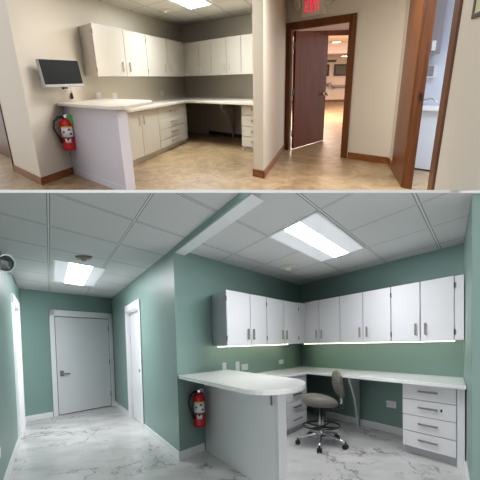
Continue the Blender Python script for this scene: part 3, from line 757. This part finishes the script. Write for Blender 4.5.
# monitor
u3 = Vector((B.u.x, B.u.y, 0)); n3 = Vector((B.u.y, -B.u.x, 0))
ctr = B.P(.75, 0, 1.37) + n3 * .2
t = Thing('wall_monitor', 'black flat monitor on an arm on the beige wall above the bar', 'monitor', B, ctr)
ax = (u3 + n3 * .10).normalized(); upv = Vector((0, 0, 1)) + n3 * -.12; upv.normalize(); on = ax.cross(upv).normalized()
if on.dot(n3) < 0: on = -on
W2, H2 = .50, .168
b_().obb(ctr, ax * W2, upv * H2, on * .022, .006).build('housing', 'silver', t)
b_().obb(ctr + on * .022 + upv * .016, ax * (W2 - .005), upv * (H2 - .020), on * .003, .001).build('screen', 'screen', t)
b_().obb(ctr + on * .024 - upv * (H2 - .016), ax * W2, upv * .016, on * .004, .002).build('lower_bezel', 'silver', t, label='silver lower bezel')
m = b_(); m.tube([ctr - on * .02, ctr - on * .1, ctr - n3 * .195], .022, 8); m.obb(ctr - n3 * .19, u3 * .07, Vector((0, 0, .07)), n3 * .008, .002); m.obb(ctr - upv * (H2 + .012), ax * .05, upv * .012, on * .02, .003); m.build('wall_arm', 'black', t)
c0 = B.P(1.25, 0, 1.22) + n3 * .07
m = b_(); m.tube([ctr + ax * .2 - upv * .15 - on * .02, c0 + Vector((0, 0, -.02)), B.P(1.33, 0, 1.1) + n3 * .03], .006, 6); m.build('cable', 'plate', t)
b_().lathe([(.006, .06), (.02, .03), (.028, -.03), (.012, -.045)], B.P(1.33, 0, 1.08) + n3 * .035, (0, 0, 1), 12).build('cable_plug', 'black', t)
# extinguisher
ctr = B.P(.72, 0, .38) + n3 * .15
to = Vector((-ctr.x, -ctr.y, 0)).normalized()
extinguisher(B, ctr, to, Vector((-to.y, to.x, 0)), .48, .092, 'red fire extinguisher with green tag on the beige wall', True, .03, (.75, .66, 0))
outlet(B, 'u', 2.45, 1.045, .2, .11, 'white outlet plate on the beige wall, nearest the monitor')
outlet(B, 'u', 3.2, 1.02, .22, .11, 'white outlet plate on the beige wall, second from the monitor')
outlet(B, 'u', 6.2, 1.0, .3, .10, 'white outlet plate on the beige wall near the inner corner')
# ceiling light etc
troffer(B, 4.52, 6.02, -2.58, -1.68, ZB, 'a', 'recessed ceiling light panel glowing pale blue over the beige office', 'tubeb', 'lensb', .4)
disc(B, 5.38, -1.03, ZB, .11, .045, 'round cream smoke detector on the beige office ceiling', 'detector', 'smoke_detector', 'cream', 'plate')

# brown door in the far wall
t = sthing('door_4', 'dark brown veneer door standing open in a brown frame', B, B.P(7.5, -5.5))
m = b_(); m.box(7.46, 7.50, -4.74, -4.59, 0, 2.09, .006); m.box(7.46, 7.50, -6.40, -6.25, 0, 2.09, .006); m.box(7.458, 7.502, -6.40, -4.59, 2.0, 2.10, .006)
m.build('casing', 'oak', t)
m = b_(); m.box(7.5, 7.62, -4.79, -4.74, 0, 2.02, 0); m.box(7.5, 7.62, -6.27, -6.24, 0, 2.02, 0); m.box(7.5, 7.62, -6.26, -4.75, 1.99, 2.02, 0); m.build('jamb', 'oak', t)
h = B.P(7.63, -4.84); tip = h + (B.P(10.29, -5.75) - B.P(7.91, -4.87)).normalized() * 1.72
dd = (tip - h).normalized(); dn = Vector((dd.y, -dd.x, 0))
sl = b_(); sl.obb((h + tip) / 2 + Vector((0, 0, 1.0)), dd * (tip - h).length / 2, dn * .022, Vector((0, 0, .985)), .003)
slab = sl.build('door_slab', 'mahog', t, label='dark red-brown door leaf')
kp = h + dd * ((tip - h).length - .12) + Vector((0, 0, .93))
m = b_(); m.lathe([(.04, .02), (.04, .035), (.015, .04), (.015, .08), (.035, .09), (.04, .11), (.02, .125)], kp, dn, 16); m.tube([kp + dn * .06, kp + dn * .06 - dd * .16], .012, 8); m.build('handle', 'chrome', t, slab)
for z in (.3, 1.0, 1.75): m = b_(); m.tube([h + Vector((0, 0, z - .06)) - dd * .02, h + Vector((0, 0, z + .06)) - dd * .02], .018, 8); m.build('hinge', 'hinge', t)

# exit sign
u_ = Vector((B.v.x, B.v.y, 0)); nn = Vector((-u_.y, u_.x, 0))
if nn.dot(Vector((B.u.x, B.u.y, 0))) > 0: nn = -nn
right = -u_
e0 = B.P(7.5, -5.39, 2.285)
t = Thing('exit_sign', 'white exit sign with red letters and two lamp heads above the brown door', 'sign', B, e0)
b_().obb(e0 + nn * .035, right * .285, Vector((0, 0, .135)), nn * .034, .006).build('sign_box', 'exit_face', t)
def glyph(ch, x0, w, h):
    """letter strokes on a w by h cell as quads"""
    s = w * .26; q = []
    if ch == 'E': q = [[(0, 0), (s, 0), (s, h), (0, h)], [(s, 0), (w, 0), (w, s), (s, s)], [(s, h - s), (w, h - s), (w, h), (s, h)], [(s, h / 2 - s / 2), (w * .86, h / 2 - s / 2), (w * .86, h / 2 + s / 2), (s, h / 2 + s / 2)]]
    if ch == 'X': q = [[(0, 0), (s * 1.15, 0), (w, h), (w - s * 1.15, h)], [(w - s * 1.15, 0), (w, 0), (s * 1.15, h), (0, h)]]
    if ch == 'I': q = [[(0, 0), (s, 0), (s, h), (0, h)]]
    if ch == 'T': q = [[(w / 2 - s / 2, 0), (w / 2 + s / 2, 0), (w / 2 + s / 2, h - s), (w / 2 - s / 2, h - s)], [(0, h - s), (w, h - s), (w, h), (0, h)]]
    return [[(x0 + x, y) for x, y in p] for p in q]
x = -.185; hL = .155
for ch, w in (('E', .085), ('X', .10), ('I', .035), ('T', .085)):
    m = b_()
    cw = .095 if ch == 'I' else w
    for q in glyph(ch, x, cw, hL):
        lo = [e0 + nn * .0695 + right * px_ + Vector((0, 0, pz - .075)) for px_, pz in q]; m.hexa(lo, [p + nn * .004 for p in lo])
    m.build('letter', 'exit_red', t)
    x += (.027 if ch == 'I' else w) + .028
for s in (-1, 1):
    c = e0 + right * s * .40 + Vector((0, 0, .06)) + nn * .06
    b_().lathe([(.05, -.05), (.085, -.02), (.09, .02), (.075, .035)], c, (nn + Vector((0, 0, -.4))).normalized(), 20).build('lamp_head', 'cream', t)
    b_().obb(e0 + right * s * .32 + nn * .03 + Vector((0, 0, .05)), right * .05, Vector((0, 0, .02)), nn * .015, .003).build('lamp_arm', 'cream', t)

# right side doorway (no leaf), stained wood
t = sthing('door_5', 'brown stained wooden door frame at the right, opening to the sink room', B, B.P(4.3, -7.38))
def cutpart(mb, nm, mat, near=False):
    cut_to_slab(mb.bm, B, near); return mb.build(nm, mat, t)
m = b_(); m.box(5.42, 6.85, -7.38, -7.35, 0, 2.42, .005); cutpart(m, 'casing', 'oak')
m = b_(); m.box(3.27, 3.50, -7.38, -7.35, 0, 2.42, .005); cutpart(m, 'casing', 'oak', True)
m = b_(); m.box(3.27, 6.85, -7.382, -7.342, 2.3, 2.42, .005); cutpart(m, 'casing', 'oak')
m = b_(); m.box(5.39, 5.46, -7.52, -7.38, 0, 2.3, 0); cutpart(m, 'jamb', 'oak')
m = b_(); m.box(3.44, 3.50, -7.52, -7.38, 0, 2.3, 0); cutpart(m, 'jamb', 'oak', True)
m = b_(); m.box(5.37, 5.395, -7.47, -7.44, .98, 1.06, 0); m.build('strike_plate', 'black', t)
# sink room
m = b_(); m.box(8.0, 8.1, -11.5, -7.5, 0, 2.6, 0); bst('wall_sink', m, 'wallp', 'bluish white wall of the sink room')
t = Thing('base_cabinet', 'pale bluish base cabinet with worktop in the sink room', 'cabinet', B, B.P(7.6, -8.3))
b_().box(7.3, 7.98, -9.6, -7.51, .02, .80, .003).build('carcass', 'wallp', t); b_().box(7.2, 7.98, -9.6, -7.51, .80, .84, .004).build('worktop', 'plate', t)
m = b_(); q = B.P(7.55, -7.86, .84); m.tube([q, q + Vector((0, 0, .07)), q + Vector((.10, -.2, .10)), q + Vector((.14, -.3, .06))], .012, 8); m.build('tap', 'chrome', t, label='chrome tap')
t = Thing('wall_cabinet', 'grey wall cabinet seen through the right doorway', 'cabinet', B, B.P(7.8, -7.8, 1.49))
b_().box(7.62, 7.98, -8.1, -7.51, 1.49, 2.5, .003).build('carcass', 'greylam', t)
d_ = b_().box(7.6, 7.62, -8.1, -7.51, 1.49, 2.5, .003).build('door', 'greylam', t)
m = b_(); m.lathe([(.012, 0), (.012, .02), (.03, .03), (.03, .05)], B.P(7.6, -7.97, 1.59), (-B.u.x, -B.u.y, 0), 14); m.obb(B.P(7.57, -7.97, 1.59), (.03, 0, 0), (0, 0, .06), (0, .01, 0), .002); m.build('handle', 'chrome', t, d_)
t = Thing('towel_dispenser', 'grey and white paper towel dispenser on the sink room wall', 'dispenser', B, B.P(7.9, -7.95, 1.25))
b_().box(7.86, 7.99, -8.14, -7.85, 1.20, 1.36, .01).build('housing', 'plate', t); b_().box(7.845, 7.862, -8.08, -7.85, 1.22, 1.35, .005).build('cover', 'greylam', t)
# picture on the right wall
t = Thing('framed_certificate', 'dark framed certificate at the right photo edge', 'picture', B, B.P(2.2, -7.37, 1.57))
m = b_(); z0, z1 = 1.57, 2.0
m.box(1.6, 1.64, -7.379, -7.35, z0, z1, .004); m.box(2.72, 2.77, -7.379, -7.35, z0, z1, .004); m.box(1.6, 2.77, -7.379, -7.35, z0, z0 + .03, .004); m.box(1.6, 2.77, -7.379, -7.35, z1 - .03, z1, .004); m.build('frame', 'black', t)
b_().box(1.63, 2.73, -7.378, -7.36, z0 + .02, z1 - .02, 0).build('sheet', 'certif', t)
# door frame and open door at the far left
m = b_(); m.box(-.03, .13, 1.72, 1.78, 0, 2.3, .004); bst('trim_5', m, 'oak', 'brown stained trim at the left end of the beige wall')
t = sthing('door_6', 'brown stained wooden door beyond the left doorway', B, B.P(.5, 4.1))
b_().box(.5, .56, 3.1, 4.6, .01, 2.1, .003).build('door_slab', 'oak', t)
b_().box(.49, .5, 3.2, 3.27, .86, 1.0, .002).build('lock_plate', 'chrome', t)
m = b_(); m.box(1.7, 1.8, 3.2, 6, 0, ZB, 0); bst('wall_left', m, 'wallb', 'beige wall beyond the left doorway')

# hall beyond the brown door
def hx(x0, x1, y0, y1, z0, z1, bev=0.0): return b_().xy([(x0, y0), (x1, y0), (x1, y1), (x0, y1)], z0, z1, bev)
bst('wall_hall', hx(-4, 12, 33, 33.15, 0, 2.6), 'hall', 'cream far wall of the hall beyond the brown door')
bst('ceiling', hx(-4, 12, 14.2, 33, 2.6, 2.65), 'hallc', 'pale hall ceiling')
bst('trim_6', hx(-4, 12, 28.5, 33, 2.18, 2.6), 'hallc', 'dropped soffit at the far end of the hall')
bst('ceiling', hx(.5, 6, 11.9, 14.05, 2.42, 2.46), 'hallc', 'pale vestibule ceiling')
bst('wall_vestibule', hx(.6, 6, 14.05, 14.2, 2.12, 2.6), 'hallc', 'pale wall above the second opening')
bst('trim_7', hx(.6, 6, 14.0, 14.06, 2.05, 2.15), 'oak', 'brown header of the second opening')
bst('baseboard_hall', hx(-4, 12, 32.97, 33, 0, .12), 'oakh', 'brown baseboard of the hall far wall')
t = Thing('bowl_lamp', 'glowing amber glass bowl ceiling lamp seen above the open brown door', 'light', B, Vector((1.98, 13.0, 2.42)))
b_().lathe([(.30, 0), (.31, -.03), (.26, -.11), (.15, -.17), (.02, -.20)], (1.98, 13.0, 2.40), (0, 0, 1), 28).build('glass_bowl', 'bowl', t)
b_().lathe([(.06, .02), (.06, -.001)], (1.98, 13.0, 2.40), (0, 0, 1), 14).build('canopy', 'nickel', t)
for (x, y, z, lab) in ((4.35, 27.6, 2.6, 'small round downlight in the hall ceiling, the left and nearer one'), (5.55, 32.0, 2.18, 'small round downlight in the hall soffit, the right and farther one')):
    t = Thing('downlight', lab, 'light', B, Vector((x, y, z)), 'hall downlights')
    b_().lathe([(.26, 0), (.26, -.02), (.2, -.03)], (x, y, z), (0, 0, 1), 20).build('rim', 'plate', t); b_().lathe([(.19, -.0305), (.19, -.036)], (x, y, z), (0, 0, 1), 20).build('lamp', 'down', t)
def picture(x0, x1, z0, z1, lab):
    t = Thing('framed_picture', lab, 'picture', B, Vector(((x0 + x1) / 2, 33, z0)), 'framed pictures in the hall')
    f = .08; m = b_()
    for q in ((x0, x1, z0, z0 + f), (x0, x1, z1 - f, z1), (x0, x0 + f, z0 + f, z1 - f), (x1 - f, x1, z0 + f, z1 - f)):
        m.xy([(q[0], 32.9), (q[1], 32.9), (q[1], 32.99), (q[0], 32.99)], q[2], q[3])
    m.build('frame', 'black', t); hx(x0 + f, x1 - f, 32.94, 32.985, z0 + f, z1 - f).build('canvas', 'pic', t)
picture(5.15, 5.95, 1.27, 1.82, 'dark framed landscape picture on the hall wall, the wider one at right')
picture(4.25, 4.88, 1.27, 1.82, 'dark framed picture on the hall wall half behind the brown door')
for (x0, x1, z, lab) in ((4.2, 5.0, .92, 'short floating shelf on the hall wall beside the open door edge'), (5.05, 6.6, .80, 'longer floating shelf on the hall wall below the wide picture')):
    t = Thing('wall_shelf', lab, 'shelf', B, Vector(((x0 + x1) / 2, 33, z)), 'floating shelves in the hall')
    hx(x0, x1, 32.6, 32.99, z - .05, z + .03, .004).build('board', 'greylam', t)
    m = b_()
    for x in (x0 + .15, x1 - .15): m.xy([(x - .03, 32.7), (x + .03, 32.7), (x + .03, 32.99), (x - .03, 32.99)], z - .16, z - .05)
    m.build('bracket', 'greylam', t)
t = Thing('air_vent', 'small dark air vent high on the hall wall', 'vent', B, Vector((5.0, 33, 1.95)))
hx(4.75, 5.25, 32.95, 32.99, 1.92, 2.03).build('frame', 'greylam', t)
m = b_()
for k in range(3): m.xy([(4.78, 32.93), (5.22, 32.93), (5.22, 32.951), (4.78, 32.951)], 1.93 + .033 * k, 1.95 + .033 * k)
m.build('slats', 'dark_gap', t)

# ================================================================ light, camera
w = bpy.data.worlds.new('World'); scene.world = w; w.use_nodes = True
bg = w.node_tree.nodes['Background']; bg.inputs[0].default_value = (0.98, 0.985, 1.0, 1); bg.inputs[1].default_value = 0.72

def area(name, fr, pos, sx, sy, power, col, down=(0, 0, -1)):
    l = bpy.data.lights.new(name, 'AREA'); l.shape = 'RECTANGLE'; l.size = sx; l.size_y = sy; l.energy = power; l.color = col
    o = bpy.data.objects.new(name, l); COL.objects.link(o)
    o.matrix_world = fr.T @ Matrix.Translation(pos) @ Vector(down).to_track_quat('-Z', 'Y').to_matrix().to_4x4()
# unseen fill lights added under the ceilings to brighten the upper storey
area('passage_fill_light', B, B.P(4.6, -5.9, ZB - .02), 1.2, .6, 45, (1, .97, .93))
area('bar_fill_light', B, B.P(2.9, -2.4, ZB - .02), .9, .9, 30, (1, .98, .95))
area('hall_fill_light', B, Vector((1.0, 21, 2.58)), 4, 6, 900, (1, .84, .74))
area('hall_fill_light', B, Vector((8.5, 24, 2.58)), 3, 6, 700, (1, .84, .74))
area('sink_room_fill_light', B, B.P(5.6, -9.0, 2.5), 1.2, .6, 90, (.74, .84, 1))

cam = bpy.data.cameras.new('camera'); co = bpy.data.objects.new('camera', cam); COL.objects.link(co)
cam.sensor_width = 36; cam.lens = 36 * 520 / 480; cam.shift_y = 135 / 480; cam.clip_end = 200
rt = Vector((0.9996887520632265, 0.0, -0.024947925730791087)); up = Vector((0.02490371115947911, 0.059509729792502304, 0.9979170292316435)); fw = Vector((-0.001484644319122793, 0.9982277255516515, -0.05949120751188643))
mw = Matrix.Identity(4)
for i in range(3): mw[i][0] = rt[i]; mw[i][1] = up[i]; mw[i][2] = -fw[i]
mw[2][3] = 1.35
co.matrix_world = mw
scene.camera = co
scene.view_settings.view_transform = 'Standard'; scene.view_settings.look = 'None'
scene.view_settings.exposure = 0.5; scene.view_settings.gamma = 1.0; scene.view_settings.use_curve_mapping = False
